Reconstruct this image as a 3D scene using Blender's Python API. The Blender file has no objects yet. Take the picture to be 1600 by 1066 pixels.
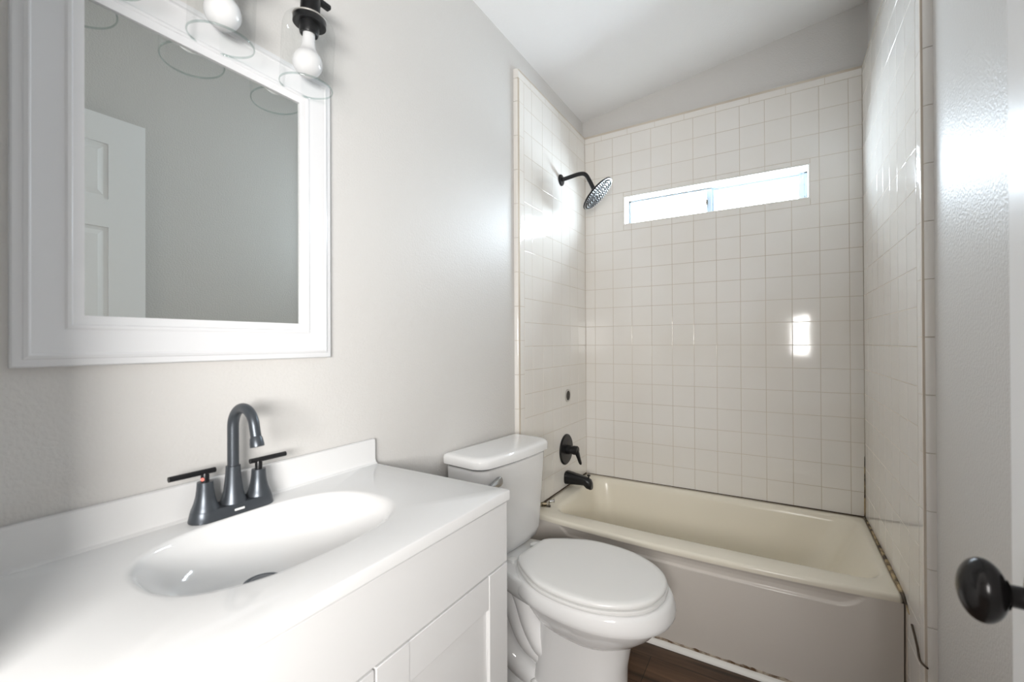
import bpy, bmesh, math, random
from mathutils import Vector, Matrix
random.seed(7)
PI = math.pi
scene = bpy.context.scene
COL = scene.collection

# ------------------------------------------------------------------ camera, world, lights, exposure
yaw, pitch, roll = 0.544870507, 0.00435005777, -0.00436981668
fw = Vector((-math.sin(yaw)*math.cos(pitch), math.cos(yaw)*math.cos(pitch), math.sin(pitch)))
rt0 = Vector((math.cos(yaw), math.sin(yaw), 0)); up0 = rt0.cross(fw)
rt = rt0*math.cos(roll) + up0*math.sin(roll); up = -rt0*math.sin(roll) + up0*math.cos(roll)
cam_d = bpy.data.cameras.new('camera'); cam = bpy.data.objects.new('camera', cam_d); COL.objects.link(cam)
M = Matrix((rt, up, -fw)).transposed().to_4x4(); M.translation = Vector((0.98461, -2.47956, 1.18726))
cam.matrix_world = M
cam_d.sensor_width = 36; cam_d.lens = 684.54/1600*36
cam_d.clip_start = 0.01
cam_d.dof.use_dof = True; cam_d.dof.focus_distance = 2.0; cam_d.dof.aperture_fstop = 4.0
scene.camera = cam

world = bpy.data.worlds.new('world'); scene.world = world; world.use_nodes = True
bg = world.node_tree.nodes['Background']
bg.inputs['Color'].default_value = (0.78, 0.89, 1.0, 1); bg.inputs['Strength'].default_value = 62.0

def area(name, loc, rot, sx, sy, power, color, portal=False):
    d = bpy.data.lights.new(name, 'AREA'); d.shape = 'RECTANGLE'; d.size = sx; d.size_y = sy
    d.energy = power; d.color = color
    if portal: d.cycles.is_portal = True
    o = bpy.data.objects.new(name, d); COL.objects.link(o); o.location = loc; o.rotation_euler = rot
    return o
# sky light entering through the high window over the tub
area('window_sky_portal', (0.676, 0.16, 1.943), (-PI/2, 0, 0), 0.90, 0.18, 1, (1, 1, 1), True)
# added area light in the hall behind the camera
area('hall_fill_light', (1.26, -3.32, 1.26), (PI/2, 0, math.radians(75)), 0.90, 0.42, 75.0, (1.0, 0.975, 0.945))

vs = scene.view_settings
vs.view_transform = 'Standard'; vs.look = 'None'; vs.gamma = 1.0; vs.use_curve_mapping = False
vs.exposure = 0.0
cy = scene.cycles
cy.use_denoising = True; cy.max_bounces = 12; cy.diffuse_bounces = 8; cy.glossy_bounces = 6
cy.transmission_bounces = 10; cy.transparent_max_bounces = 16; cy.caustics_reflective = False; cy.caustics_refractive = False
cy.sample_clamp_indirect = 6.0

# ------------------------------------------------------------------ materials
def mat(name, color, rough=0.5, metal=0.0, coat=0.0, spec=0.5, bump=None, bumpdist=0.001, trans=0.0, ior=1.45):
    """bump = (noise scale, strength)"""
    m = bpy.data.materials.new(name); m.use_nodes = True; nt = m.node_tree
    b = nt.nodes['Principled BSDF']
    b.inputs['Base Color'].default_value = (*color, 1); b.inputs['Roughness'].default_value = rough
    b.inputs['Metallic'].default_value = metal; b.inputs['Coat Weight'].default_value = coat
    b.inputs['Specular IOR Level'].default_value = spec; b.inputs['IOR'].default_value = ior
    b.inputs['Transmission Weight'].default_value = trans
    if bump:
        tc = nt.nodes.new('ShaderNodeTexCoord'); n = nt.nodes.new('ShaderNodeTexNoise')
        n.inputs['Scale'].default_value = bump[0]; n.inputs['Detail'].default_value = 2.0
        bp = nt.nodes.new('ShaderNodeBump'); bp.inputs['Strength'].default_value = bump[1]
        bp.inputs['Distance'].default_value = bumpdist
        nt.links.new(tc.outputs['Object'], n.inputs['Vector']); nt.links.new(n.outputs['Fac'], bp.inputs['Height'])
        nt.links.new(bp.outputs['Normal'], b.inputs['Normal'])
    return m
def vary(m, c2, scale, lo=0.45, hi=0.7, detail=4.0, stretch=(1, 1, 1)):
    """mix a second colour into the base by noise: stains, wear, grain"""
    nt = m.node_tree; b = nt.nodes['Principled BSDF']
    tc = nt.nodes.new('ShaderNodeTexCoord'); mp = nt.nodes.new('ShaderNodeMapping'); mp.inputs['Scale'].default_value = stretch
    n = nt.nodes.new('ShaderNodeTexNoise'); n.inputs['Scale'].default_value = scale; n.inputs['Detail'].default_value = detail
    r = nt.nodes.new('ShaderNodeMapRange'); r.inputs['From Min'].default_value = lo; r.inputs['From Max'].default_value = hi
    mx = nt.nodes.new('ShaderNodeMix'); mx.data_type = 'RGBA'
    mx.inputs[6].default_value = b.inputs['Base Color'].default_value; mx.inputs[7].default_value = (*c2, 1)
    L = nt.links
    L.new(tc.outputs['Object'], mp.inputs['Vector']); L.new(mp.outputs['Vector'], n.inputs['Vector'])
    L.new(n.outputs['Fac'], r.inputs['Value']); L.new(r.outputs['Result'], mx.inputs[0]); L.new(mx.outputs[2], b.inputs['Base Color'])
    return m

WALL = mat('greige_wall_paint', (0.62, 0.606, 0.588), 0.45, spec=0.4, bump=(150, 0.5), bumpdist=0.0022)
CEIL = mat('white_ceiling_paint', (0.80, 0.80, 0.80), 0.8, bump=(150, 0.5), bumpdist=0.0015)
TILE = mat('off_white_glazed_tile', (0.79, 0.77, 0.74), 0.07, bump=(9, 0.05), bumpdist=0.004)
vary(TILE, (0.755, 0.725, 0.68), 2.2, 0.4, 0.7)
GROUT = mat('beige_grout', (0.60, 0.54, 0.46), 0.8); vary(GROUT, (0.50, 0.43, 0.35), 1.6, 0.45, 0.65)
CAULK = mat('stained_caulk', (0.42, 0.32, 0.18), 0.7); vary(CAULK, (0.06, 0.045, 0.03), 22, 0.42, 0.55)
GRIME = mat('dark_caulk_line', (0.06, 0.04, 0.025), 0.7)
TUB = mat('cream_tub_enamel_shaded', (0.66, 0.62, 0.575), 0.16)  # apron copy of the tub enamel, its shade mixed into a darker colour
TUBIN = mat('yellowed_tub_enamel_lit', (0.79, 0.745, 0.64), 0.22)  # basin copy of the same enamel, yellowed, and lightened to look lit
TRIMW = mat('white_trim_paint', (0.82, 0.81, 0.78), 0.4); 
STAIN = mat('brown_water_stain', (0.50, 0.44, 0.36), 0.6); vary(STAIN, (0.12, 0.07, 0.035), 30, 0.42, 0.6)
PORC = mat('white_porcelain', (0.80, 0.80, 0.80), 0.07)
SEATM = mat('white_seat_plastic', (0.79, 0.79, 0.78), 0.24)
CHROME = mat('chrome', (0.55, 0.55, 0.56), 0.14, 1.0)
VAN = mat('white_cabinet_lacquer', (0.66, 0.66, 0.66), 0.35)
DARKGAP = mat('dark_gap', (0.08, 0.08, 0.08), 0.8)
TOP = mat('white_cultured_marble', (0.70, 0.70, 0.70), 0.06)
BRONZE = mat('dark_bronze_faucet', (0.085, 0.095, 0.108), 0.36, 0.7)
BLACK = mat('matte_black_metal', (0.010, 0.010, 0.011), 0.32, 0.2)
RED = mat('red_hot_mark', (0.85, 0.22, 0.18), 0.4)
BADGE = mat('silver_badge', (0.85, 0.85, 0.83), 0.35, 0.1)
FRAME = mat('white_mirror_frame', (0.72, 0.725, 0.74), 0.22)
MIRROR = mat('mirror_silver', (0.80, 0.83, 0.81), 0.004, 1.0)
BULB = mat('opal_bulb', (0.68, 0.68, 0.69), 0.12)
ALU = mat('mill_aluminium', (0.36, 0.42, 0.48), 0.45, 0.5)
DOORP = mat('white_door_paint', (0.82, 0.83, 0.84), 0.30)
KNOB = mat('oil_rubbed_black_knob', (0.012, 0.011, 0.011), 0.22, 0.4)
BRASS = mat('worn_metal_bracket', (0.30, 0.25, 0.17), 0.3, 0.9); vary(BRASS, (0.03, 0.025, 0.02), 90, 0.45, 0.6)
RUB = mat('dark_rubber_plug', (0.03, 0.025, 0.02), 0.5)
STEEL = mat('dull_ring', (0.55, 0.53, 0.50), 0.4, 0.6)

def thin_glass(name, tint, gloss):
    m = bpy.data.materials.new(name); m.use_nodes = True; nt = m.node_tree
    for n in list(nt.nodes): nt.nodes.remove(n)
    out = nt.nodes.new('ShaderNodeOutputMaterial'); mx = nt.nodes.new('ShaderNodeMixShader')
    t = nt.nodes.new('ShaderNodeBsdfTransparent'); t.inputs['Color'].default_value = (*tint, 1)
    g = nt.nodes.new('ShaderNodeBsdfGlossy'); g.inputs['Roughness'].default_value = 0.02
    lw = nt.nodes.new('ShaderNodeLayerWeight'); lw.inputs['Blend'].default_value = 0.5
    pw = nt.nodes.new('ShaderNodeMath'); pw.operation = 'POWER'; pw.inputs[1].default_value = 4.0
    ml = nt.nodes.new('ShaderNodeMath'); ml.operation = 'MULTIPLY_ADD'; ml.inputs[1].default_value = gloss; ml.inputs[2].default_value = 0.022
    nt.links.new(lw.outputs['Facing'], pw.inputs[0]); nt.links.new(pw.outputs[0], ml.inputs[0])
    nt.links.new(ml.outputs[0], mx.inputs[0]); nt.links.new(t.outputs[0], mx.inputs[1])
    nt.links.new(g.outputs[0], mx.inputs[2]); nt.links.new(mx.outputs[0], out.inputs['Surface'])
    return m
SHADE = thin_glass('clear_shade_glass', (0.985, 0.99, 0.988), 0.25)
RIMG = thin_glass('shade_rim_glass', (0.84, 0.88, 0.87), 0.5)
PANE = thin_glass('window_glass', (0.97, 0.98, 0.98), 0.05)

def wood():
    m = bpy.data.materials.new('dark_brown_vinyl_plank'); m.use_nodes = True; nt = m.node_tree; L = nt.links
    b = nt.nodes['Principled BSDF']; b.inputs['Roughness'].default_value = 0.42
    tc = nt.nodes.new('ShaderNodeTexCoord')
    br = nt.nodes.new('ShaderNodeTexBrick'); br.offset = 0.37
    br.inputs['Scale'].default_value = 1.0; br.inputs['Brick Width'].default_value = 1.22; br.inputs['Row Height'].default_value = 0.152
    br.inputs['Mortar Size'].default_value = 0.0012; br.inputs['Mortar'].default_value = (0.012, 0.007, 0.004, 1)
    br.inputs['Color1'].default_value = (0.105, 0.055, 0.028, 1); br.inputs['Color2'].default_value = (0.065, 0.036, 0.020, 1)
    mp = nt.nodes.new('ShaderNodeMapping'); mp.inputs['Scale'].default_value = (2.2, 34, 1)
    mo = nt.nodes.new('ShaderNodeMapping'); mo.inputs['Location'].default_value = (0.2, 0.03, 0)
    n = nt.nodes.new('ShaderNodeTexNoise'); n.inputs['Scale'].default_value = 1.0; n.inputs['Detail'].default_value = 7; n.inputs['Distortion'].default_value = 0.6
    rmp = nt.nodes.new('ShaderNodeMapRange'); rmp.inputs['From Min'].default_value = 0.3; rmp.inputs['From Max'].default_value = 0.72
    rmp.inputs['To Min'].default_value = 0.35; rmp.inputs['To Max'].default_value = 1.75
    mx = nt.nodes.new('ShaderNodeMix'); mx.data_type = 'RGBA'; mx.blend_type = 'MULTIPLY'; mx.inputs[0].default_value = 1
    L.new(tc.outputs['Object'], mo.inputs['Vector']); L.new(mo.outputs['Vector'], br.inputs['Vector'])
    L.new(tc.outputs['Object'], mp.inputs['Vector']); L.new(mp.outputs['Vector'], n.inputs['Vector'])
    L.new(n.outputs['Fac'], rmp.inputs['Value']); L.new(br.outputs['Color'], mx.inputs[6]); L.new(rmp.outputs['Result'], mx.inputs[7])
    L.new(mx.outputs[2], b.inputs['Base Color'])
    bp = nt.nodes.new('ShaderNodeBump'); bp.inputs['Strength'].default_value = 0.15; bp.inputs['Distance'].default_value = 0.001
    L.new(n.outputs['Fac'], bp.inputs['Height']); L.new(bp.outputs['Normal'], b.inputs['Normal'])
    return m
FLOORM = wood()

# ------------------------------------------------------------------ mesh helpers
def obj(name, bm, m, parent=None, smooth=None, bevel=None, segs=3):
    bmesh.ops.remove_doubles(bm, verts=bm.verts, dist=1e-6)
    bmesh.ops.recalc_face_normals(bm, faces=bm.faces)
    me = bpy.data.meshes.new(name); bm.to_mesh(me); bm.free()
    for x in (m if isinstance(m, (list, tuple)) else [m]): me.materials.append(x)
    o = bpy.data.objects.new(name, me); COL.objects.link(o)
    if parent: o.parent = parent
    if bevel:
        md = o.modifiers.new('bevel', 'BEVEL'); md.width = bevel; md.segments = segs; md.limit_method = 'ANGLE'; md.angle_limit = math.radians(35)
        md.harden_normals = False
    if smooth is not None or bevel:
        a = math.radians(smooth if smooth is not None else 40)
        for p in me.polygons: p.use_smooth = True
        me.set_sharp_from_angle(angle=a)
    return o
def thing(name, label, cat, loc=(0, 0, 0), rz=0.0, group=None):
    o = bpy.data.objects.new(name, None); COL.objects.link(o); o.empty_display_size = 0.05
    o.location = loc; o.rotation_euler = (0, 0, rz); return tag(o, label, cat, group)
def tag(o, label, cat, group=None):
    o['label'] = label; o['category'] = cat
    if group: o['group'] = group
    return o
def struct(o): o['kind'] = 'structure'; return o
def box(bm, x0, x1, y0, y1, z0, z1, mi=0):
    v = [bm.verts.new((x, y, z)) for z in (z0, z1) for x, y in ((x0, y0), (x1, y0), (x1, y1), (x0, y1))]
    for q in ((0, 3, 2, 1), (4, 5, 6, 7), (0, 1, 5, 4), (1, 2, 6, 5), (2, 3, 7, 6), (3, 0, 4, 7)):
        f = bm.faces.new([v[i] for i in q]); f.material_index = mi
    return v
def B(*a):
    bm = bmesh.new(); box(bm, *a); return bm
def loft(bm, rings, cap0=True, cap1=True, closed=True, mi=0):
    R = [[bm.verts.new(p) for p in r] for r in rings]; n = len(R[0])
    for a, b in zip(R, R[1:]):
        for i in range(n if closed else n-1):
            j = (i+1) % n; bm.faces.new((a[i], a[j], b[j], b[i])).material_index = mi
    if cap0: bm.faces.new(R[0]).material_index = mi
    if cap1: bm.faces.new(R[-1][::-1]).material_index = mi
    return R
def lathe(bm, prof, n=32, mtx=None, cap0=True, cap1=True, mi=0):
    """prof: (r, z) list about local z"""
    mtx = mtx or Matrix()
    rings = [[mtx @ Vector((max(r, 1e-5)*math.cos(2*PI*i/n), max(r, 1e-5)*math.sin(2*PI*i/n), z)) for i in range(n)] for r, z in prof]
    return loft(bm, rings, cap0, cap1, mi=mi)
def frame_at(p, d):
    """matrix with local z along d at p"""
    d = Vector(d).normalized(); q = d.to_track_quat('Z', 'Y'); m = q.to_matrix().to_4x4(); m.translation = Vector(p); return m
def tube(bm, pts, rad, n=20, cap=True, mi=0):
    pts = [Vector(p) for p in pts]; rad = rad if isinstance(rad, (list, tuple)) else [rad]*len(pts)
    t = [(pts[min(i+1, len(pts)-1)] - pts[max(i-1, 0)]).normalized() for i in range(len(pts))]
    nrm = t[0].orthogonal().normalized(); rings = []
    for i, p in enumerate(pts):
        nrm = (nrm - t[i]*nrm.dot(t[i])).normalized(); bn = t[i].cross(nrm)
        rings.append([p + (nrm*math.cos(2*PI*k/n) + bn*math.sin(2*PI*k/n))*rad[i] for k in range(n)])
    loft(bm, rings, cap, cap, mi=mi)
def spline(P, k=8):
    P = [Vector(p) for p in P]; out = []
    for i in range(len(P)-1):
        p0, p1, p2, p3 = P[max(i-1, 0)], P[i], P[i+1], P[min(i+2, len(P)-1)]
        for j in range(k):
            t = j/k
            out.append(0.5*((2*p1) + (p2-p0)*t + (2*p0-5*p1+4*p2-p3)*t*t + (3*p1-p0-3*p2+p3)*t**3))
    return out + [P[-1]]
def rrect(x0, x1, y0, y1, r, z, k=8, s=10):
    """rounded rectangle ring with side subdivisions, starting on the right-front corner going counter-clockwise"""
    pts = []
    cs = ((x1-r, y0+r, -PI/2), (x1-r, y1-r, 0), (x0+r, y1-r, PI/2), (x0+r, y0+r, PI))
    for c in range(4):
        cx, cyy, a0 = cs[c]
        arc = [Vector((cx+r*math.cos(a0+PI/2*i/k), cyy+r*math.sin(a0+PI/2*i/k), z)) for i in range(k+1)]
        nx = cs[(c+1) % 4]; nxt = Vector((nx[0]+r*math.cos(nx[2]), nx[1]+r*math.sin(nx[2]), z))
        pts += arc + [arc[-1].lerp(nxt, j/s) for j in range(1, s)]
    return pts

# ------------------------------------------------------------------ the setting
XL, XR = -0.025, 1.339            # drywall planes
TXL, TXR = 0.0, 1.314             # tile faces
YB = 0.025                        # back drywall plane
YF = -2.42                        # front wall plane
RIM = 0.405                       # tub rim height
def ceil_z(x): return 2.526 + 0.137*(x - XL)
HX0, HX1, HY = -1.2, 1.36, -5.2    # the hall outside the door

struct(obj('floor', B(HX0, HX1, HY, 0.2, -0.05, 0.0), FLOORM))
bm = bmesh.new()
loft(bm, [[(XL-0.12, y, ceil_z(XL-0.12)), (XR+0.12, y, ceil_z(XR+0.12)), (XR+0.12, y, ceil_z(XR+0.12)+0.1), (XL-0.12, y, ceil_z(XL-0.12)+0.1)] for y in (YF-0.05, 0.145)])
struct(obj('ceiling', bm, CEIL))
wl = struct(obj('wall_left', B(XL-0.11, XL, YF, 0.145, 0, 2.60), WALL))
wr = struct(obj('wall_right', B(XR, XR+0.11, YF, 0.145, 0, 2.80), WALL))
# back wall with the window hole
WX0, WX1, WZ0, WZ1 = 0.233, 1.120, 1.860, 2.025
bm = bmesh.new()
def wedge(bm, x0, x1, y0, y1, z0):
    loft(bm, [[(x0, y, z0), (x1, y, z0), (x1, y, ceil_z(x1)+0.04), (x0, y, ceil_z(x0)+0.04)] for y in (y0, y1)])
for a in ((XL, WX0, 0), (WX1, XR, 0), (WX0, WX1, WZ1)): wedge(bm, a[0], a[1], YB, 0.145, a[2])
box(bm, WX0, WX1, YB, 0.145, 0, WZ0)
wb = struct(obj('wall_back', bm, WALL))
# front wall; camera stands in its doorway, widened to let hall light in
DX0, DX1, DZ = 0.330, 1.240, 2.10
bm = bmesh.new()
for a in ((XL, DX0, 0), (DX1, XR, 0), (DX0, DX1, DZ)): wedge(bm, a[0], a[1], YF-0.10, YF, a[2])
struct(obj('wall_front', bm, WALL))
# hall shell
bm = bmesh.new()
box(bm, HX0, HX1, HY-0.1, HY, 0, 2.6); struct(obj('wall_hall_far', bm, WALL))
struct(obj('wall_hall_left', B(HX0-0.1, HX0, HY, YF-0.1, 0, 2.6), WALL))
struct(obj('wall_hall_right', B(HX1, HX1+0.1, HY, YF-0.1, 0, 2.6), WALL))
bm = bmesh.new(); box(bm, HX0, XL-0.11, YF-0.1, YF, 0, 2.6)
struct(obj('wall_hall_near', bm, WALL))
struct(obj('ceiling_hall', B(HX0, HX1, HY, YF-0.05, 2.6, 2.7), CEIL))

# ------------------------------------------------------------------ tile surround (parts of the walls)
GAP = 0.0010
def pad(bm, O, U, V, N, u0, u1, v0, v1, h=0.0030, bv=0.0008):
    if u1-u0 < 0.006 or v1-v0 < 0.006: return
    u0 += GAP; u1 -= GAP; v0 += GAP; v1 -= GAP
    t = [random.uniform(-0.00006, 0.00006) for _ in range(4)]
    def P(u, v, d): return O + U*u + V*v + N*d
    c = ((u0, v0), (u1, v0), (u1, v1), (u0, v1)); s = ((1, 1), (-1, 1), (-1, -1), (1, -1))
    R = []
    for k, (ins, d) in enumerate(((0, h-0.0018), (0, h-bv*0.8), (bv*0.4, h-bv*0.2), (bv*1.3, h))):
        R.append([bm.verts.new(P(c[i][0]+s[i][0]*ins, c[i][1]+s[i][1]*ins, d + (t[i] if k == 3 else 0))) for i in range(4)])
    for a, b in zip(R, R[1:]):
        for i in range(4): bm.faces.new((a[i], a[(i+1) % 4], b[(i+1) % 4], b[i]))
    bm.faces.new(R[-1])
def tile_mesh(name, O, U, V, N, rects, parent):
    bm = bmesh.new()
    for r in rects: pad(bm, O, U, V, N, *r)
    bmesh.ops.recalc_face_normals(bm, faces=bm.faces)
    o = obj(name, bm, TILE, parent, smooth=8)
    return o
PIT = 0.1095
rows = [RIM + PIT*k for k in range(-4, 19)]
rows[0] = 0.0
CAPZ0, CAPZ1 = RIM + PIT*18, 2.420
X_, Y_, Z_ = Vector((1, 0, 0)), Vector((0, 1, 0)), Vector((0, 0, 1))
def edges(a, b, start):
    e = [a]; k = start
    while k < b-1e-4:
        if k > a+1e-4: e.append(k)
        k += PIT
    return e + [b]
# back wall field
ue = edges(TXL, TXR, 0.0601 - PIT*0)
rects = []
for u0, u1 in zip(ue, ue[1:]):
    for v0, v1 in zip(rows[4:], rows[5:]):
        # subtract the window hole
        ax0, ax1, az0, az1 = WX0, WX1, WZ0, WZ1
        if u1 <= ax0 or u0 >= ax1 or v1 <= az0 or v0 >= az1: rects.append((u0, u1, v0, v1)); continue
        if u0 < ax0: rects.append((u0, ax0, v0, v1))
        if u1 > ax1: rects.append((ax1, u1, v0, v1))
        m0, m1 = max(u0, ax0), min(u1, ax1)
        if v0 < az0: rects.append((m0, m1, v0, az0))
        if v1 > az1: rects.append((m0, m1, az1, v1))
D = 0.0030
bm = bmesh.new()
for a in ((0, WX0, 0.30, CAPZ1), (WX1, TXR, 0.30, CAPZ1), (WX0, WX1, 0.30, WZ0), (WX0, WX1, WZ1, CAPZ1)):
    box(bm, a[0], a[1], 0.0008, YB, a[2], a[3])
obj('grout_bed', bm, GROUT, wb)
tile_mesh('tile_field', Vector((0, D, 0)), X_, Z_, -Y_, rects, wb)
def cap_strip(bm, A, L, N, Upv, length, width, depth, step, off):
    """bullnose pieces: run along L from A, width along Upv, rounded at the far edge back to the wall; N is the outward normal"""
    prof = [(0.0012, -depth), (0.0012, -0.0012), (0.002, 0.0)] + [(width-0.016+0.016*math.sin(a), -0.016+0.016*math.cos(a)) for a in [i*PI/2/8 for i in range(9)]] + [(width, -depth)]
    s = -off
    while s < length:
        a, b = max(s, 0)+0.001, min(s+step, length)-0.001
        if b-a > 0.004:
            loft(bm, [[A + L*t + Upv*u + N*d for u, d in prof] for t in (a, b)])
        s += step
bm = bmesh.new(); cap_strip(bm, Vector((0, 0, CAPZ0)), X_, -Y_, Z_, TXR, CAPZ1-CAPZ0, 0.025, 0.1535, 0.05)
obj('bullnose_cap', bm, TILE, wb, smooth=40)
# left and right walls
for side in (0, 1):
    par = wl if side == 0 else wr
    xf = TXL if side == 0 else TXR
    N = X_ if side == 0 else -X_
    yend = -0.742 if side == 0 else -0.868       # where the front bullnose strip starts
    yedge = -0.792 if side == 0 else -0.920
    xs = (XL, TXL-0.0008) if side == 0 else (TXR+0.0008, XR)
    bm = bmesh.new(); box(bm, xs[0], xs[1], yedge+0.004, YB, 0.0, CAPZ1-0.004)
    obj('grout_bed', bm, GROUT, par)
    ys = edges(0, -yend, 0.010 if side == 0 else 0.100)
    rects = []
    for a, b in zip(ys, ys[1:]):
        for v0, v1 in zip(rows, rows[1:]):
            if v1 <= RIM+0.01 and a < 0.72: 
                if b > 0.735: rects.append((max(a, 0.73), b, v0, v1))
                continue
            rects.append((a, b, v0, v1))
    tile_mesh('tile_field', Vector((xf - N.x*D, 0, 0)), -Y_, Z_, N, rects, par)
    bm = bmesh.new()
    cap_strip(bm, Vector((xf, yend, 0.0)), Z_, N, -Y_, CAPZ0, -(yedge-yend), 0.025, 0.1535, 0.03)
    cap_strip(bm, Vector((xf, 0, CAPZ0)), -Y_, N, Z_, -yedge, CAPZ1-CAPZ0, 0.025, 0.1535, 0.09)
    obj('bullnose_cap', bm, TILE, par, smooth=40)
# caulk lines round the tub rim
bm = bmesh.new(); tube(bm, [(0.002, y, RIM+0.003) for y in (-0.72, -0.5, -0.25, -0.01)], 0.0032, 8); struct(obj('trim_1', bm, GRIME))
bm = bmesh.new(); tube(bm, [(x, -0.002, RIM+0.002) for x in (0.01, 0.4, 0.9, 1.31)], [.0012, .0015, .0022, .0024], 8); struct(obj('trim_2', bm, GRIME))
bm = bmesh.new(); tube(bm, [(TXR-0.002, -0.01, RIM+0.002), (TXR-0.003, -0.25, RIM+0.003), (TXR-0.004, -0.45, RIM+0.004), (TXR-0.005, -0.6, RIM+0.004), (TXR-0.004, -0.70, RIM+0.001),
     (TXR-0.003, -0.735, RIM-0.012), (TXR-0.003, -0.77, RIM-0.022)], [0.003, 0.0045, 0.006, 0.0065, 0.0055, 0.003, 0.0012], 8); struct(obj('trim_3', bm, CAULK, smooth=60))
bm = bmesh.new(); tube(bm, spline([(TXR-0.003, -0.80, RIM-0.035), (TXR-0.004, -0.86, RIM-0.062), (TXR-0.006, -0.90, RIM-0.078), (TXR+0.001, -0.935, RIM-0.074)], 5), 0.0028, 8); struct(obj('trim_4', bm, GRIME, smooth=60))
bm = bmesh.new(); tube(bm, [(TXR-0.002, -0.002, z) for z in (RIM, RIM+0.12, RIM+0.27)], [0.003, 0.002, 0.001], 8); struct(obj('trim_5', bm, CAULK))

# ------------------------------------------------------------------ window
win = bpy.data.objects.new('window_1', None); COL.objects.link(win); win.location = (0.676, 0.10, 1.86); struct(win)
def wpart(name, boxes, m, bevel=None, parent=win):
    bm = bmesh.new()
    for b in boxes: box(bm, *b)
    o = obj(name, bm, m, None, bevel=bevel); o.parent = parent
    o.matrix_parent_inverse = Matrix.Translation(win.location).inverted() if parent is win else Matrix()
    return o
J = 0.007
wpart('window_jamb', [(WX0, WX0+J, 0.0005, 0.125, WZ0, WZ1), (WX1-J, WX1, 0.0005, 0.125, WZ0, WZ1), (WX0+J, WX1-J, 0.0005, 0.125, WZ1-J, WZ1), (WX0+J, WX1-J, 0.0005, 0.125, WZ0, WZ0+J)], TRIMW)
a0, a1, b0, b1 = WX0+J, WX1-J, WZ0+J, WZ1-J
wpart('window_frame', [(a0, a0+0.010, 0.095, 0.120, b0, b1), (a1-0.010, a1, 0.095, 0.120, b0, b1), (a0, a1, 0.095, 0.120, b1-0.006, b1), (a0, a1, 0.095, 0.120, b0, b0+0.010)], ALU)
sx = 0.676
wpart('fixed_sash', [(a1-0.034, a1-0.010, 0.100, 0.116, b0+0.010, b1-0.006), (sx-0.004, sx+0.022, 0.100, 0.112, b0+0.010, b1-0.006), (sx+0.018, a1-0.034, 0.103, 0.113, b1-0.014, b1-0.006)], ALU)
wpart('sliding_sash', [(sx-0.014, sx+0.010, 0.086, 0.099, b0+0.010, b1-0.006), (a0+0.010, a0+0.016, 0.088, 0.099, b0+0.010, b1-0.006), (a0+0.016, sx-0.014, 0.088, 0.096, b1-0.010, b1-0.006)], ALU)
wpart('sash_latch', [(sx-0.016, sx-0.009, 0.074, 0.086, 1.925, 1.955), (sx-0.020, sx-0.012, 0.070, 0.078, 1.934, 1.940)], GRIME, 0.001)
wpart('window_pane', [(a0+0.01, sx, 0.092, 0.095, b0+0.006, b1-0.006)], PANE); wpart('window_pane', [(sx, a1-0.01, 0.107, 0.110, b0+0.006, b1-0.006)], PANE)

# ------------------------------------------------------------------ door, opened against the right wall
DFX, DY1, DY0, DH = 1.226, -1.711, -2.405, 2.088
door = bpy.data.objects.new('door_1', None); COL.objects.link(door); door.location = (DFX+0.018, DY0, 0.0); struct(door)
T = Matrix.Translation(door.location).inverted()
def dpart(name, bm, m, **k):
    o = obj(name, bm, m, None, **k); o.parent = door; o.matrix_parent_inverse = T; return o
bm = bmesh.new(); box(bm, DFX+0.006, DFX+0.035, DY0, DY1, 0.012, DH)
W2 = (DY0+DY1)/2
cols = ((DY0+0.118, W2-0.045), (W2+0.045, DY1-0.118)); zr = ((0.24, 0.80), (0.98, 1.648), (1.759, 1.977))
# stiles and rails stand proud of the sunk panels
ysplit = [DY0, cols[0][0], cols[0][1], cols[1][0], cols[1][1], DY1]; zsplit = [0.012] + [z for p in zr for z in p] + [DH]
for i in range(5):
    for j in range(7):
        if i % 2 == 1 and j % 2 == 1: continue
        box(bm, DFX, DFX+0.007, ysplit[i], ysplit[i+1], zsplit[j], zsplit[j+1])
dpart('door_slab', bm, DOORP)
for c in cols:
    for z in zr:
        bm = bmesh.new(); loft(bm, [[(DFX+d, c[0]+i, z[0]+i), (DFX+d, c[1]-i, z[0]+i), (DFX+d, c[1]-i, z[1]-i), (DFX+d, c[0]+i, z[1]-i)] for i, d in ((0, 0.0065), (0.012, 0.0065), (0.032, 0.001))])
        dpart('door_panel', bm, DOORP)
KY, KZ = -1.796, 0.912
bm = bmesh.new(); mk = frame_at((DFX, KY, KZ), (-1, 0, 0))
lathe(bm, [(0.033, 0), (0.033, 0.004), (0.029, 0.009), (0.014, 0.012), (0.0115, 0.016), (0.0115, 0.030), (0.014, 0.034)], 32, mk)
rose = dpart('door_knob', bm, KNOB, smooth=35)
bm = bmesh.new()
pr = [(0.012, 0.030)] + [(0.0262*math.cos(a)*1.0, 0.050 + 0.0205*math.sin(a)) for a in [(-PI/2*0.75 + i*(PI/2*1.75)/18) for i in range(19)]]
lathe(bm, pr, 40, mk @ Matrix.Diagonal((1.0, 1.32, 1.0, 1)) @ Matrix.Rotation(0, 4, 'Z'))
grip = obj('knob_grip', bm, KNOB, rose, smooth=50)
for z in (0.25, 1.05, 1.85):
    dpart('hinge', B(DFX-0.002, DFX+0.036, DY0-0.003, DY0, z-0.045, z+0.045), STEEL)

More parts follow.
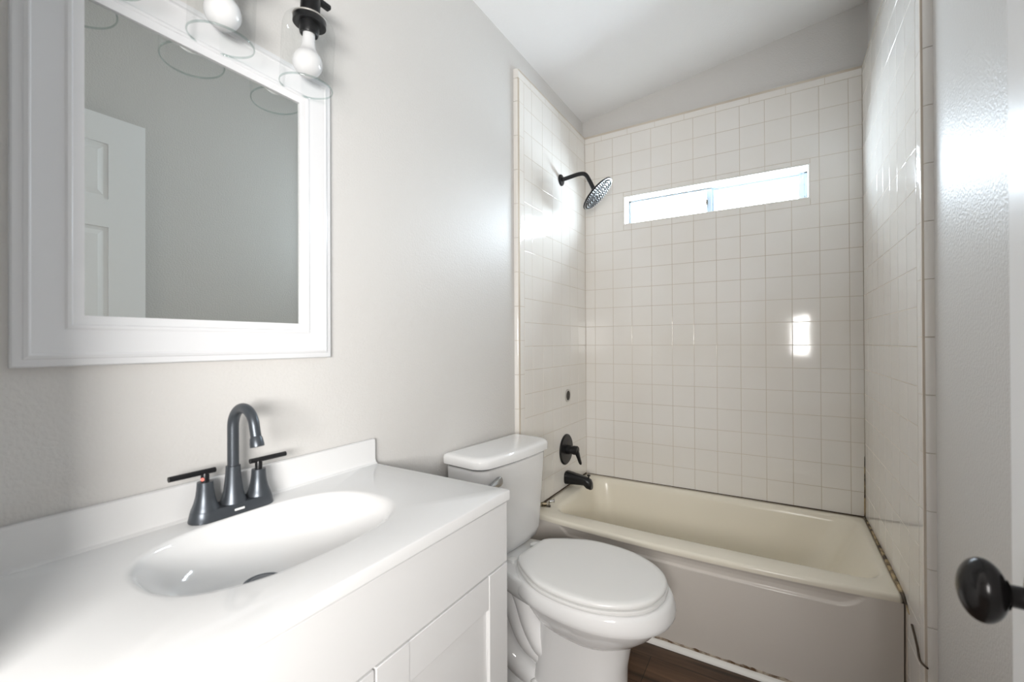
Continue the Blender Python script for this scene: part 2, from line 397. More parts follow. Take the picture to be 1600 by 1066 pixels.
# ------------------------------------------------------------------ quarter-round at the foot of the tub
def apron_bow(x): return 0.048*max(0, 1-((x-0.70)/0.70)**2)
bm = bmesh.new(); prof = [(0, 0)] + [(-0.019*math.cos(a), 0.019*math.sin(a)) for a in [i*PI/2/6 for i in range(7)]]
loft(bm, [[(x, -0.7005-apron_bow(x)*0.0 + u, 0.0005+w) for u, w in prof] for x in (0.01, 0.4, 0.8, TXR-0.003)])
struct(obj('trim_6', bm, TRIMW, smooth=50))
bm = bmesh.new()
xsn = [0.01 + i*(1.29/90) for i in range(91)]
loft(bm, [[(x, -0.7045, 0.018), (x, -0.7045, 0.024+0.007*random.random()), (x, -0.6985, 0.026+0.009*random.random()), (x, -0.6985, 0.018)] for x in xsn])
struct(obj('trim_7', bm, STAIN))

# ------------------------------------------------------------------ bathtub
tub = thing('bathtub', 'cream alcove bathtub with a bowed front apron under the small high window', 'bathtub', (0.657, -0.36, 0))
def tubpart(name, bm, m, **k):
    o = obj(name, bm, m, None, **k); o.parent = tub; o.matrix_parent_inverse = Matrix.Translation(tub.location).inverted(); return o
YA = -0.698
def yfront(x, z):
    return YA - apron_bow(x)*(z/RIM)**0.8
def outer(inset, z):
    r = rrect(0.003+inset, 1.311-inset, YA+inset, -0.004-inset, 0.012, z)
    out = []
    for p in r:
        if p.y < -0.5: p = Vector((p.x, p.y - apron_bow(p.x)*((p.y+0.5)/(YA+0.5))**1 * (z/RIM)**0.8 if p.y < YA+0.05 else p.y, p.z))
        out.append(p)
    return out
bm = bmesh.new()
rings = [outer(0, RIM-0.022), outer(0, RIM-0.010), outer(0.003, RIM-0.003), outer(0.010, RIM)]
inn = lambda x0, x1, y0, y1, r, z: rrect(x0, x1, y0, y1, r, z)
def inner(x0, x1, y0, y1, r, z, bowf):
    out = []
    for p in rrect(x0, x1, y0, y1, r, z):
        if p.y < y0+0.03: p = Vector((p.x, p.y - apron_bow(p.x)*bowf*0.35, p.z))
        out.append(p)
    return out
rings += [inner(0.070, 1.288, -0.632, -0.030, 0.075, RIM, 1), inner(0.076, 1.282, -0.626, -0.036, 0.075, RIM-0.002, 1), inner(0.082, 1.276, -0.619, -0.042, 0.075, RIM-0.009, 1),
          inner(0.088, 1.262, -0.612, -0.047, 0.08, RIM-0.03, .8), inner(0.100, 1.205, -0.597, -0.058, 0.09, 0.26, .4), inner(0.112, 1.14, -0.580, -0.075, 0.10, 0.14, 0),
          inner(0.135, 1.09, -0.555, -0.100, 0.10, 0.085, 0), inner(0.18, 1.04, -0.515, -0.140, 0.09, 0.066, 0)]
loft(bm, rings, cap0=False, cap1=True)
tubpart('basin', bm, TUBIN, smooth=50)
# apron: a sheet with depth, the scooped panel line pressed into it
bm = bmesh.new(); NX, NZ = 190, 60
def line_z(x):
    # lower edge of the scoop: level in the middle, straight ramp on the left, round rise on the right
    if x < 0.195: return 0.347 + (0.195-x)/0.085*0.075
    if x > 1.14: return 0.338 + 0.09*(1-math.sqrt(max(0, 1-min(1, (x-1.14)/0.085)**2)))
    return 0.347 - 0.009*(x-0.195)/0.945
def apron(x, z):
    s = (z-line_z(x))/0.010
    t = min(1, max(0, s+0.5)); t = t*t*(3-2*t)
    top = min(1, max(0, (RIM-0.02-z)/0.025))
    return yfront(x, z) + 0.0075*t*(0.25+0.75*top)
zs = [0.0 + 0.30*i/14 for i in range(14)] + [0.30 + (RIM-0.022-0.30)*i/(NZ-15) for i in range(NZ-14)]
V = []
for i in range(NX+1):
    x = 0.003 + (1.311-0.003)*i/NX
    V.append([bm.verts.new((x, apron(x, z) if z < RIM-0.03 else yfront(x, z) + (apron(x, z)-yfront(x, z))*max(0, (RIM-0.022-z)/0.008), z)) for z in zs])
for i in range(NX):
    for j in range(len(zs)-1): bm.faces.new((V[i][j], V[i+1][j], V[i+1][j+1], V[i][j+1]))
# returns at both ends give it body
for col, x in ((V[0], 0.003), (V[-1], 1.311)):
    bk = [bm.verts.new((x, -0.62, z)) for z in zs]
    for j in range(len(zs)-1): bm.faces.new((col[j], col[j+1], bk[j+1], bk[j]))
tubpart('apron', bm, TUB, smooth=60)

# ------------------------------------------------------------------ toilet
TR = math.radians(-6)
toilet = thing('toilet', 'white two-piece toilet with closed lid between the vanity and the bathtub', 'toilet', (0.0, -1.085, 0), TR)
def egg(z, xc, af, ar, w, n=56, ef=2.15, er=2.3):
    out = []
    for i in range(n):
        a = 2*PI*i/n; c, s = math.cos(a), math.sin(a); e = ef if c >= 0 else er; A = af if c >= 0 else ar
        out.append(Vector((xc + A*math.copysign(abs(c)**(2/e), c), w*math.copysign(abs(s)**(2/e), s), z)))
    return out
bm = bmesh.new()
loft(bm, [egg(0.427, .47, .215, .23, .160), egg(0.431, .47, .236, .255, .180), egg(0.428, .47, .246, .262, .187), egg(0.418, .47, .251, .266, .191), egg(0.405, .47, .2555, .270, .194), egg(0.390, .47, .258, .270, .194),
          egg(0.380, .47, .257, .268, .192), egg(0.375, .47, .254, .265, .189), egg(0.3745, .47, .238, .247, .170), egg(0.364, .469, .232, .240, .164), egg(0.352, .468, .226, .235, .158), egg(0.322, .465, .205, .225, .142), egg(0.289, .46, .172, .205, .120), egg(0.262, .455, .13, .18, .095), egg(0.247, .45, .08, .15, .06)])
# deck that carries the tank, fused to the rim
loft(bm, [[Vector((x, y*ws, z)) for x, y in ((0.005, -0.105), (0.02, -0.115), (0.16, -0.118), (0.26, -0.150), (0.36, -0.17), (0.36, 0.17), (0.26, 0.150), (0.16, 0.118), (0.02, 0.115), (0.005, 0.105))] for z, ws in ((0.345, 0.72), (0.355, 0.90), (0.375, 0.97), (0.415, 1.0), (0.425, 0.985), (0.428, 0.96))])
bowl = obj('bowl', bm, PORC, toilet, smooth=48, bevel=None)
bm = bmesh.new()
loft(bm, [egg(0.0, .42, .185, .16, .112, ef=2.6, er=4), egg(0.012, .42, .184, .158, .111, ef=2.6, er=4), egg(0.03, .42, .172, .150, .104, ef=2.5, er=4), egg(0.10, .42, .160, .135, .096, ef=2.4, er=4), egg(0.18, .425, .158, .13, .094, ef=2.3, er=4), egg(0.27, .44, .160, .14, .100, er=3), egg(0.315, .45, .165, .16, .110)])
obj('pedestal', bm, PORC, toilet, smooth=50)
bm = bmesh.new()
loft(bm, [egg(0.0, .26, .16, .155, .098, ef=4, er=4), egg(0.03, .26, .16, .155, .096, ef=4, er=4), egg(0.045, .26, .155, .15, .088, ef=4, er=4), egg(0.06, .25, .15, .12, .05, ef=3, er=3), egg(0.2, .22, .15, .10, .045), egg(0.36, .22, .15, .12, .045)])
for sgn in (-1, 1):
    tube(bm, spline([(0.20, .062*sgn, 0.380), (0.245, .066*sgn, 0.315), (0.275, .066*sgn, 0.245), (0.315, .058*sgn, 0.180), (0.37, .035*sgn, 0.150)], 6), .034, 18)
    tube(bm, spline([(0.145, .055*sgn, 0.375), (0.185, .060*sgn, 0.315), (0.215, .062*sgn, 0.245), (0.26, .060*sgn, 0.175), (0.33, .040*sgn, 0.130)], 6), .034, 18)
    tube(bm, spline([(0.085, .050*sgn, 0.33), (0.105, .056*sgn, 0.27), (0.135, .060*sgn, 0.20), (0.170, .060*sgn, 0.13), (0.22, .058*sgn, 0.085), (0.31, .050*sgn, 0.050)], 6), [.036+.008*math.sin(PI*i/30) for i in range(31)], 18)
    # raised pad round the bolt
    lathe(bm, [(0.040, 0.0), (0.038, 0.040), (0.030, 0.052), (0.0, 0.056)], 24, Matrix.Translation((0.300, .082*sgn, 0)))
obj('trapway', bm, PORC, toilet, smooth=55)
for sgn in (-1, 1):
    bm = bmesh.new(); lathe(bm, [(0.016, 0.050), (0.0165, 0.062), (0.014, 0.071), (0.008, 0.077), (0.0, 0.079)], 24, Matrix.Translation((0.305, .088*sgn, 0)))
    obj('bolt_cap', bm, SEATM, toilet, smooth=60)
def dshape(x0, x1, w, rb, rf, bowx, z, k=8):
    """tank outline: small back corners, large front corners and a bowed front"""
    pts = []
    for cx, cyy, r, a0 in ((x1-rf, -w+rf, rf, -PI/2), (x1-rf, w-rf, rf, 0), (x0+rb, w-rb, rb, PI/2), (x0+rb, -w+rb, rb, PI)):
        for i in range(k+1):
            a = a0+PI/2*i/k; pts.append(Vector((cx+r*math.cos(a), cyy+r*math.sin(a), z)))
        if a0 == -PI/2:
            for j in range(1, 10): pts.append(Vector((x1, -w+rf + (2*w-2*rf)*j/10, z)))
    for p in pts:
        if p.x > (x0+x1)/2: p.x += bowx*(1-(p.y/w)**2)*((p.x-(x0+x1)/2)/((x1-x0)/2))
    return pts
bm = bmesh.new()
loft(bm, [dshape(.030, .135, .165, .02, .04, .012, .430), dshape(.018, .150, .180, .02, .045, .014, .437), dshape(.012, .160, .187, .02, .045, .015, .47), dshape(.008, .170, .200, .02, .045, .016, .70), dshape(.007, .172, .203, .02, .045, .016, .757), dshape(.012, .165, .195, .02, .045, .016, .762)])
tank = obj('tank', bm, PORC, toilet, smooth=50)
bm = bmesh.new(); loft(bm, [dshape(.010, .168, .199, .02, .04, .016, .7605), dshape(.012, .164, .196, .02, .04, .016, .7665)], True, True); obj('tank_gasket', bm, DARKGAP, toilet)
bm = bmesh.new()
loft(bm, [dshape(.004, .178, .209, .018, .045, .018, .7665), dshape(.000, .183, .214, .018, .048, .018, .770), dshape(.000, .184, .215, .018, .048, .018, .792), dshape(.003, .181, .212, .018, .046, .018, .799), dshape(.010, .174, .205, .018, .042, .017, .803), dshape(.022, .160, .190, .015, .035, .015, .8045)])
obj('tank_lid', bm, PORC, toilet, smooth=50)
# flush lever on the front face, near the vanity
LX, LY, LZ = 0.173, -0.138, 0.717
bm = bmesh.new(); lathe(bm, [(0.014, 0), (0.014, 0.004), (0.009, 0.008), (0.009, 0.014)], 24, frame_at((LX-0.002, LY+0.010, LZ), (1, 0, 0)))
sec = lambda y, z, hx, hz: [Vector((LX+0.016+sx*hx, y, z+sz*hz)) for sx, sz in ((-1, -1), (1, -1), (1, 0.2), (0.3, 1), (-1, 1))]
loft(bm, [sec(LY+0.024, LZ+0.002, .007, .011), sec(LY+0.012, LZ, .009, .014), sec(LY-0.010, LZ-0.004, .009, .011), sec(LY-0.034, LZ-0.010, .007, .006)])
obj('flush_lever', bm, CHROME, toilet, bevel=0.0025); bpy.data.objects['flush_lever']['label'] = 'chrome flush lever'
half = [(.231, 0), (.231, .066), (.239, .087), (.264, .112), (.315, .147), (.38, .177), (.46, .187), (.54, .179), (.61, .151), (.66, .111), (.690, .060), (.700, 0)]
hs = spline([(a, b, 0) for a, b in half], 6)
def lid_ring(off, z):
    r = [Vector((p.x, -p.y, z)) for p in hs] + [Vector((p.x, p.y, z)) for p in hs[-2:0:-1]]
    c = Vector((.45, 0, z)); out = []
    for p in r:
        d = p-c; out.append(c + d*(1 + off/d.length))
    return out
bm = bmesh.new(); loft(bm, [lid_ring(-.006, .4315), lid_ring(.003, .433), lid_ring(.005, .438), lid_ring(.003, .4435), lid_ring(-.004, .4455)]); obj('seat', bm, SEATM, toilet, smooth=50)
bm = bmesh.new(); loft(bm, [lid_ring(-.004, .4475), lid_ring(.001, .449), lid_ring(.002, .454), lid_ring(.000, .459), lid_ring(-.005, .4625), lid_ring(-.02, .464), lid_ring(-.09, .4652)]); obj('lid', bm, SEATM, toilet, smooth=50)
for sgn in (-1, 1):
    bm = bmesh.new(); loft(bm, [rrect(.186, .216, .070*sgn-.016, .070*sgn+.016, .008, z, 4, 2) for z in (.429, .438)] + [rrect(.189, .213, .070*sgn-.013, .070*sgn+.013, .006, .4405, 4, 2)])
    obj('hinge', bm, SEATM, toilet, smooth=40)

# ------------------------------------------------------------------ vanity cabinet
VY0, VY1, VXF, VT = -2.392, -1.612, 0.425, 0.822
van = thing('vanity_cabinet', 'white shaker bathroom vanity cabinet under the sink top', 'cabinet', (0.21, (VY0+VY1)/2, 0))
def vpart(name, bm, m, par=None, **k):
    o = obj(name, bm, m, None, **k); o.parent = van; o.matrix_parent_inverse = Matrix.Translation(van.location).inverted()
    return o
bm = bmesh.new()
for a in ((XL+0.003, VXF-0.002, VY0+.001, VY0+.017), (XL+0.003, VXF-0.002, VY1-.016, VY1), (XL+0.003, XL+0.012, VY0+.017, VY1-.016), (VXF-0.020, VXF-0.002, VY0+.017, VY1-.016)):
    box(bm, *a, 0.10, VT-0.0005)
box(bm, XL+0.003, VXF-0.002, VY0+.001, VY1, 0.10, 0.118); box(bm, XL+0.003, VXF-0.065, VY0+.001, VY1, 0.0, 0.10)
vpart('cabinet_body', bm, VAN)
vpart('drawer_front', B(VXF-0.001, VXF+0.018, VY0+0.002, VY1, 0.681, VT-0.004), VAN, bevel=0.0015)
VM = -2.003
for y0, y1 in ((VY0+0.002, VM-0.002), (VM+0.002, VY1)):
    z0, z1 = 0.105, 0.677; s = 0.073
    bm = bmesh.new()
    box(bm, VXF-0.001, VXF+0.018, y0, y0+s, z0, z1); box(bm, VXF-0.001, VXF+0.018, y1-s, y1, z0, z1)
    box(bm, VXF-0.001, VXF+0.0168, y0+s, y1-s, z1-s, z1-0.0008); box(bm, VXF-0.001, VXF+0.0168, y0+s, y1-s, z0, z0+s)
    box(bm, VXF-0.001, VXF+0.009, y0+s-.002, y1-s+.002, z0+s-.002, z1-s+.002)
    vpart('cabinet_door', bm, VAN, bevel=0.0012, segs=2)

# ------------------------------------------------------------------ sink top with moulded basin
ZT, TX1, TY0, TY1 = 0.845, 0.447, -2.400, -1.606
top = thing('vanity_sink_top', 'glossy white one-piece sink top with moulded oval basin and backsplash', 'sink', (0.21, -2.0, VT))
def tpart(name, bm, m, **k):
    o = obj(name, bm, m, None, **k); o.parent = top; o.matrix_parent_inverse = Matrix.Translation(top.location).inverted(); return o
def sell(xc, yc, a, b, e, z, n):
    out = []
    for i in range(n):
        t = 2*PI*i/n; c, s = math.cos(t), math.sin(t)
        out.append(Vector((xc + a*math.copysign(abs(c)**(2/e), c), yc + b*math.copysign(abs(s)**(2/e), s), z)))
    return out
SXC, SYC, SA, SB = 0.203, -2.008, 0.143, 0.212
n = 96
def rect_ring(x0, x1, y0, y1, z):
    """ring of n points on the rectangle, in the same directions as the basin's"""
    out = []
    for p in sell(SXC, SYC, SA, SB, 2.5, z, n):
        d = Vector((p.x-SXC, p.y-SYC, 0)); k = 1e9
        if d.x > 1e-9: k = min(k, (x1-SXC)/d.x)
        if d.x < -1e-9: k = min(k, (x0-SXC)/d.x)
        if d.y > 1e-9: k = min(k, (y1-SYC)/d.y)
        if d.y < -1e-9: k = min(k, (y0-SYC)/d.y)
        out.append(Vector((SXC+d.x*k, SYC+d.y*k, z)))
    for cx in (x0, x1):
        for cyy in (y0, y1):
            q = min(out, key=lambda p: (p.x-cx)**2+(p.y-cyy)**2); q.x, q.y = cx, cyy
    return out
bm = bmesh.new()
DRX, DRY, DRZ = 0.162, -2.022, 0.742
def basin_ring(f, z, e, dx=0.0):
    return sell(SXC+dx*(1-f)*0 + (DRX-SXC)*(1-f), SYC, SA*f, SB*f, e, z, n)
x0_ = XL+0.002
rings = [rect_ring(x0_, TX1, TY0, TY1, VT), rect_ring(x0_, TX1, TY0, TY1, ZT-.004), rect_ring(x0_+.0, TX1-.0012, TY0+.0012, TY1-.0012, ZT-.0012), rect_ring(x0_, TX1-.004, TY0+.004, TY1-.004, ZT),
         basin_ring(1.05, ZT, 2.5), basin_ring(1.02, ZT-.0008, 2.5), basin_ring(.995, ZT-.004, 2.5), basin_ring(.965, ZT-.012, 2.5), basin_ring(.92, ZT-.030, 2.45), basin_ring(.84, ZT-.056, 2.4), basin_ring(.72, ZT-.078, 2.3),
         basin_ring(.55, ZT-.093, 2.2), basin_ring(.36, ZT-.100, 2.1), basin_ring(.20, ZT-.1025, 2.0), basin_ring(.14, ZT-.104, 2.0)]
loft(bm, rings, cap0=False, cap1=True)
tpart('countertop', bm, TOP, smooth=40)
bm = bmesh.new()
# backsplash with a coved joint
prof = [(x0_, ZT-.001), (x0_, .9115), (x0_+.003, .913), (-.010, .913), (-.007, .9115), (-.006, .908), (-.006, ZT+.012), (-.003, ZT+.004), (.004, ZT+.0005), (.004, ZT-.001)]
loft(bm, [[(u, y, w) for u, w in prof] for y in (TY0, TY1)])
tpart('backsplash', bm, TOP, smooth=40)
bm = bmesh.new(); lathe(bm, [(0.034, 0.0), (0.033, 0.0035), (0.028, 0.0042), (0.024, 0.002), (0.023, 0.0055), (0.015, 0.008), (0.0, 0.0085)], 40, Matrix.Translation((DRX-.0, DRY, ZT-.1035)))
dr = tpart('drain', bm, BRONZE, smooth=45); dr['label'] = 'dark sink drain'

# ------------------------------------------------------------------ faucet
FX, FY = 0.030, -2.008
fau = thing('faucet', 'dark bronze two-handle faucet with tall curved spout on the sink top', 'faucet', (FX, FY, ZT))
def fring(hx, hy, z, k=10):
    """stadium outline along y"""
    out = []
    for i in range(2*k+2):
        if i <= k: a = 0 + PI*i/k; out.append(Vector((hx*math.cos(a), hy-hx + hx*math.sin(a), z)))
        else: a = PI + PI*(i-k-1)/k; out.append(Vector((hx*math.cos(a), -(hy-hx) + hx*math.sin(a), z)))
    return out
bm = bmesh.new(); loft(bm, [fring(.026, .079, 0.0003), fring(.0265, .0795, .003), fring(.0235, .0765, .019), fring(.0225, .0755, .021)]); obj('base_plate', bm, BRONZE, fau, smooth=35)
bm = bmesh.new(); loft(bm, [[Vector((x, y, z)) for y, z in ((-.0095+dy, .0085), (.0095+dy, .0085), (.0095+dy, .0125), (-.0095+dy, .0125))] for x, dy in ((.0245, .0), (.0258, 0.0))])
bd = obj('badge', bm, BADGE, fau); bd['label'] = 'small silver badge'
flare = [(.0240, .0208), (.0237, .0225), (.0210, .030), (.0178, .043), (.0153, .062), (.0138, .080), (.0132, .092), (.0132, .094), (.0105, .0945)]
bm = bmesh.new(); lathe(bm, flare, 36)
arc = [(0, 0, .090), (0, 0, .135), (0, 0, .172)] + [(0.040-0.040*math.cos(a), 0, .174+0.040*math.sin(a)) for a in [PI*i/20*0.94 for i in range(1, 21)]]
end = Vector(arc[-1]); dirn = (Vector(arc[-1])-Vector(arc[-2])).normalized()
arc += [tuple(end + dirn*0.014), tuple(end + dirn*0.026)]
tube(bm, arc, [.0105]*3 + [.0105-.001*i/20 for i in range(20)] + [.0095, .0095], 24)
tip = end + dirn*0.024
lathe(bm, [(.0095, -.004), (.0112, 0), (.0125, .010), (.0125, .016), (.0105, .0165)], 28, frame_at(tip, dirn))
obj('spout', bm, BRONZE, fau, smooth=40)
for sgn in (-1, 1):
    bm = bmesh.new(); y = .0515*sgn
    lathe(bm, [(.0240, .0208), (.0238, .0225), (.0212, .029), (.0182, .038), (.0158, .049), (.0143, .061), (.0136, .072), (.0134, .075), (.008, .0755)], 32, Matrix.Translation((0, y, 0)))
    h = obj('handle', bm, BRONZE, fau, smooth=35)
    bm = bmesh.new(); lathe(bm, [(.0072, .074), (.0072, .088), (.006, .092)], 20, Matrix.Translation((0, y, 0)))
    tube(bm, [(0.0, y-.018*sgn, .094), (0.0, y+.060*sgn, .094)], .0052, 16)
    obj('lever', bm, BLACK, h, smooth=40)
    if sgn < 0:
        bm = bmesh.new(); lathe(bm, [(.0034, 0), (.0034, .0012), (.0, .0015)], 14, frame_at((.0045, y-.0060, .081), (.6, -.8, 0)))
        r_ = obj('hot_mark', bm, RED, h); r_['label'] = 'red hot-water dot'

# ------------------------------------------------------------------ framed mirror
MY0, MY1, MZ0, MZ1 = -2.306, -1.746, 1.152, 1.863
mir = thing('framed_mirror', 'white framed rectangular mirror on the wall above the sink', 'mirror', (XL, (MY0+MY1)/2, (MZ0+MZ1)/2))
fp = [(0.000, .000), (0.000, .010), (.002, .013), (.008, .0145), (.012, .0145), (.0135, .0165), (.018, .0185), (.020, .018), (.0215, .0165), (.040, .0150), (.060, .0132), (.0635, .0150), (.068, .0150), (.070, .0125), (.0845, .0105), (.0850, .0045), (.085, .000)]
sx0, sx1 = 1.0, 1.0
bm = bmesh.new()
loops = []
for cy_, cz_, sy, sz in ((MY0, MZ0, 1, 1), (MY1, MZ0, -1, 1), (MY1, MZ1, -1, -1), (MY0, MZ1, 1, -1)):
    loops.append([Vector((d, cy_+sy*i-(MY0+MY1)/2, cz_+sz*i-(MZ0+MZ1)/2)) for i, d in fp])
for a in range(4):
    p, q = loops[a], loops[(a+1) % 4]
    P = [bm.verts.new(v) for v in p]; Q = [bm.verts.new(v) for v in q]
    for i in range(len(P)-1): bm.faces.new((P[i], P[i+1], Q[i+1], Q[i]))
obj('frame', bm, FRAME, mir, smooth=22)
hw, hh = (MY1-MY0)/2-.080, (MZ1-MZ0)/2-.080
obj('mirror_glass', B(.001, .006, -hw, hw, -hh, hh), MIRROR, mir)

# ------------------------------------------------------------------ vanity light: bar, three glass shades, bulbs
vl = thing('vanity_light', 'black three-bulb vanity light with clear glass shades above the mirror', 'light fixture', (XL, -2.034, 2.00))
BX, BZ = 0.084, 0.000
bm = bmesh.new(); box(bm, BX-.008, BX+.008, -.234, .234, BZ-.006, BZ+.006)
obj('crossbar', bm, BLACK, vl, bevel=0.004)
bm = bmesh.new(); box(bm, .0, .022, -.11, .11, .03, .15); obj('backplate', bm, BLACK, vl, bevel=0.006)
bm = bmesh.new(); tube(bm, spline([(.02, 0, .09), (.06, 0, .085), (.080, 0, .05), (BX, 0, .0)], 6), .007, 14); obj('arm', bm, BLACK, vl, smooth=50)
proto = {}
def lamp_unit(y):
    tilt = Matrix.Translation((BX, y, BZ)) @ Matrix.Rotation(math.radians(5.0), 4, 'Y')
    first = not proto
    spec = [('lamp_socket', BLACK), ('shade', SHADE), ('shade_rim', RIMG), ('fitter_ring', STEEL), ('bulb', BULB)]
    if first:
        z = lambda dz: -dz
        bms = {}
        bm = bmesh.new(); lathe(bm, [(.010, -.004), (.020, -.006), (.0215, -.010), (.0215, -.048), (.0205, -.050), (.0205, -.052), (.034, -.053), (.036, -.056), (.036, -.068), (.034, -.0685), (.0215, -.066), (.0215, -.084), (.0195, -.090), (.0160, -.090), (.0160, -.080)], 36); bms['lamp_socket'] = bm
        prof = [(.024, -.0525), (.036, -.0535), (.046, -.058), (.053, -.067), (.0565, -.080), (.0570, -.095), (.0570, -.209)]
        bm = bmesh.new(); lathe(bm, prof, 48, cap0=False, cap1=False); bms['shade'] = bm
        bm = bmesh.new(); lathe(bm, [(.0570, -.206), (.0580, -.2075), (.0582, -.2090), (.0574, -.2105), (.0560, -.2105), (.0552, -.2090), (.0560, -.2070), (.0570, -.206)], 48, cap0=False, cap1=False); bms['shade_rim'] = bm
        bm = bmesh.new(); lathe(bm, [(.0215, -.0505), (.0365, -.0515), (.0375, -.053), (.0365, -.0545), (.0215, -.0535)], 36, cap0=False, cap1=False); bms['fitter_ring'] = bm
        bm = bmesh.new(); lathe(bm, [(.0135, -.082), (.0135, -.096), (.0140, -.105), (.0153, -.114), (.0178, -.1225)] + [(.0325*math.cos(a), -.1545+.0325*math.sin(a)) for a in [math.radians(47-i*137/20) for i in range(21)]], 36); bms['bulb'] = bm
        for nme, m_ in spec:
            proto[nme] = obj(nme, bms[nme], m_, vl, smooth=50); proto[nme].matrix_local = tilt
        for nme in ('shade_rim',): proto[nme].parent = proto['shade']; proto[nme].matrix_local = Matrix()
    else:
        cp = {}
        for nme, m_ in spec:
            c = proto[nme].copy(); COL.objects.link(c); c.parent = vl; c.matrix_local = tilt; cp[nme] = c
        cp['shade_rim'].parent = cp['shade']; cp['shade_rim'].matrix_local = Matrix()
for y in (.184, 0.0, -.184): lamp_unit(y)

# ------------------------------------------------------------------ shower head, valve, spout, cap and bracket
sh = thing('rain_shower', 'black round rain shower head on a bent arm high on the left tile', 'shower head', (TXL, -0.347, 2.054))
bm = bmesh.new(); lathe(bm, [(.030, 0.0005), (.030, .006), (.026, .010), (.012, .011)], 36, frame_at((0, 0, 0), (1, 0, 0))); obj('flange', bm, BLACK, sh, smooth=40)
HEAD = Vector((.202, .007, -.106)); ND = Vector((.68, .16, -.715)).normalized()
bm = bmesh.new(); pts = spline([(.004, 0, 0), (.05, 0, .006), (.105, .001, .012), (.138, .002, .004), (.160, .003, -.030), tuple(HEAD - ND*0.018)], 8)
tube(bm, pts, .0105, 20); lathe(bm, [(.013, -.034), (.016, -.026), (.016, -.010), (.022, -.006)], 24, frame_at(HEAD, ND)); obj('shower_arm', bm, BLACK, sh, smooth=50)
bm = bmesh.new(); lathe(bm, [(.018, -.009), (.070, -.007), (.0950, -.004), (.0985, -.001), (.0985, .002), (.0965, .004), (.095, .005)], 56, frame_at(HEAD, ND)); hd = obj('spray_head', bm, BLACK, sh, smooth=40)
FACEM = mat('polished_spray_face', (0.62, 0.66, 0.70), 0.28, 1.0)
bm = bmesh.new(); mh = frame_at(HEAD, ND); lathe(bm, [(.095, .0047), (.0945, .0056), (.0, .0060)], 56, mh)
sf = obj('spray_face', bm, FACEM, hd, smooth=40); sf['label'] = 'polished silver spray face'
bm = bmesh.new()
for ring in range(1, 7):
    k = ring*7
    for i in range(k):
        a = 2*PI*i/k + ring*0.3; r = ring*0.0142
        lathe(bm, [(.0042, .0050), (.0040, .0100), (.0024, .0112)], 8, mh @ Matrix.Translation((r*math.cos(a), r*math.sin(a), 0)))
nz = obj('nozzles', bm, RUB, hd, smooth=40)

va = thing('shower_valve', 'black round shower valve plate with lever on the left tile above the tub spout', 'shower valve', (TXL, -0.298, RIM+0.610-RIM))
bm = bmesh.new(); lathe(bm, [(.082, .0005), (.082, .004), (.076, .009), (.030, .011)], 56, frame_at((0, 0, 0), (1, 0, 0)) ); obj('escutcheon', bm, BLACK, va, smooth=35)
bm = bmesh.new(); lathe(bm, [(.026, .009), (.024, .030), (.0215, .031), (.0215, .045), (.024, .046), (.024, .066), (.021, .070)], 32, frame_at((0, 0, 0), (1, 0, 0))); obj('valve_hub', bm, BLACK, va, smooth=35)
bm = bmesh.new()
def lsec(t, w, h):
    p = Vector((.058, .0, .010)).lerp(Vector((.088, -.004, -.070)), t)
    return [p + Vector((a*h, b*w, 0)) for a, b in ((-1, -.6), (-.6, -1), (.6, -1), (1, -.6), (1, .6), (.6, 1), (-.6, 1), (-1, .6))]
loft(bm, [lsec(0, .016, .010), lsec(.3, .015, .010), lsec(.6, .011, .008), lsec(.9, .009, .007), lsec(1, .006, .004)])
obj('valve_lever', bm, BLACK, va, smooth=50)

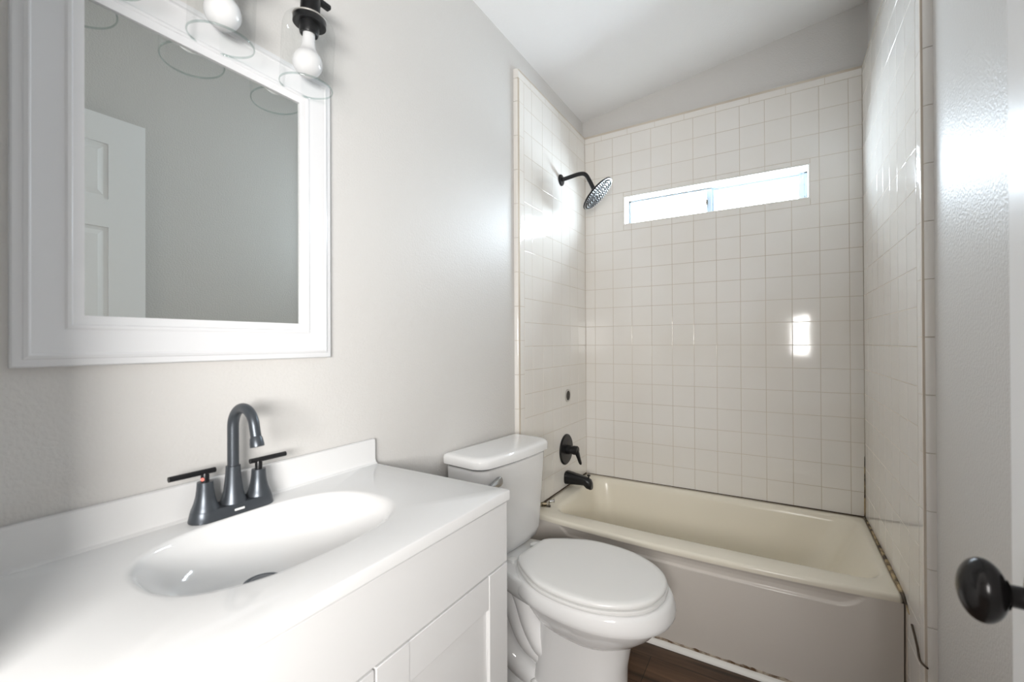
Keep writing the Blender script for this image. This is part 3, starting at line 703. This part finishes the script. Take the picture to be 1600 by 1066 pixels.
sp = thing('tub_spout', 'black tub filler spout with diverter knob on the left tile', 'tub spout', (TXL, -0.291, 0.458))
bm = bmesh.new()
def ssec(x, y0, y1, z0, z1, r=.35, k=6):
    cx, cz, hy, hz = (y0+y1)/2, (z0+z1)/2, (y1-y0)/2, (z1-z0)/2; out = []
    for i in range(24):
        a = 2*PI*i/24; c, s = math.cos(a), math.sin(a)
        out.append(Vector((x, cx+hy*math.copysign(abs(c)**.7, c), cz+hz*math.copysign(abs(s)**.7, s))))
    return out
loft(bm, [ssec(.0005, -.034, .034, -.034, .034), ssec(.004, -.035, .035, -.035, .035), ssec(.012, -.034, .034, -.034, .034), ssec(.06, -.029, .029, -.030, .027), ssec(.105, -.025, .025, -.028, .020), ssec(.120, -.024, .024, -.042, .016), ssec(.138, -.021, .021, -.046, .008), ssec(.146, -.016, .016, -.044, -.008)])
obj('spout_body', bm, BLACK, sp, smooth=50)
bm = bmesh.new(); lathe(bm, [(.004, .012), (.004, .024), (.009, .025), (.009, .030), (.006, .032)], 18, Matrix.Translation((.128, 0, 0))); obj('diverter_knob', bm, BLACK, sp, smooth=40)

wc = thing('wall_cap', 'dark round plugged hole with a grey ring in the left tile above the valve', 'wall cap', (TXL, -0.269, 0.898))
mw = frame_at((0, 0, 0), (1, 0, 0))
bm = bmesh.new(); lathe(bm, [(.036, .0004), (.036, .003), (.033, .0045), (.027, .0045), (.026, .002)], 40, mw, cap0=True, cap1=False); obj('ring', bm, STEEL, wc, smooth=40)
bm = bmesh.new(); lathe(bm, [(.027, .0008), (.0265, .0022), (.0, .0024)], 40, mw); obj('plug', bm, RUB, wc, smooth=40)

br_ = thing('metal_bracket', 'small worn metal shower door bracket lying on the tub rim corner by the tank', 'bracket', (0.036, -0.600, RIM), math.radians(20))
bm = bmesh.new(); box(bm, -.022, .018, -.012, .012, .0005, .004); box(bm, .010, .014, -.014, .014, .0005, .032); obj('bracket_plate', bm, BRASS, br_, bevel=0.001)
bm = bmesh.new(); tube(bm, [(-.030, -.006, .010), (-.002, 0, .013)], .0085, 12); obj('roller', bm, BRASS, br_, smooth=40)
bm = bmesh.new(); tube(bm, [(.008, 0, .024), (.034, .002, .027)], .0055, 12); lathe(bm, [(.009, 0), (.009, .005), (.004, .006)], 14, frame_at((.032, .002, .027), (1, 0, .1))); obj('screw', bm, CHROME, br_, smooth=40)
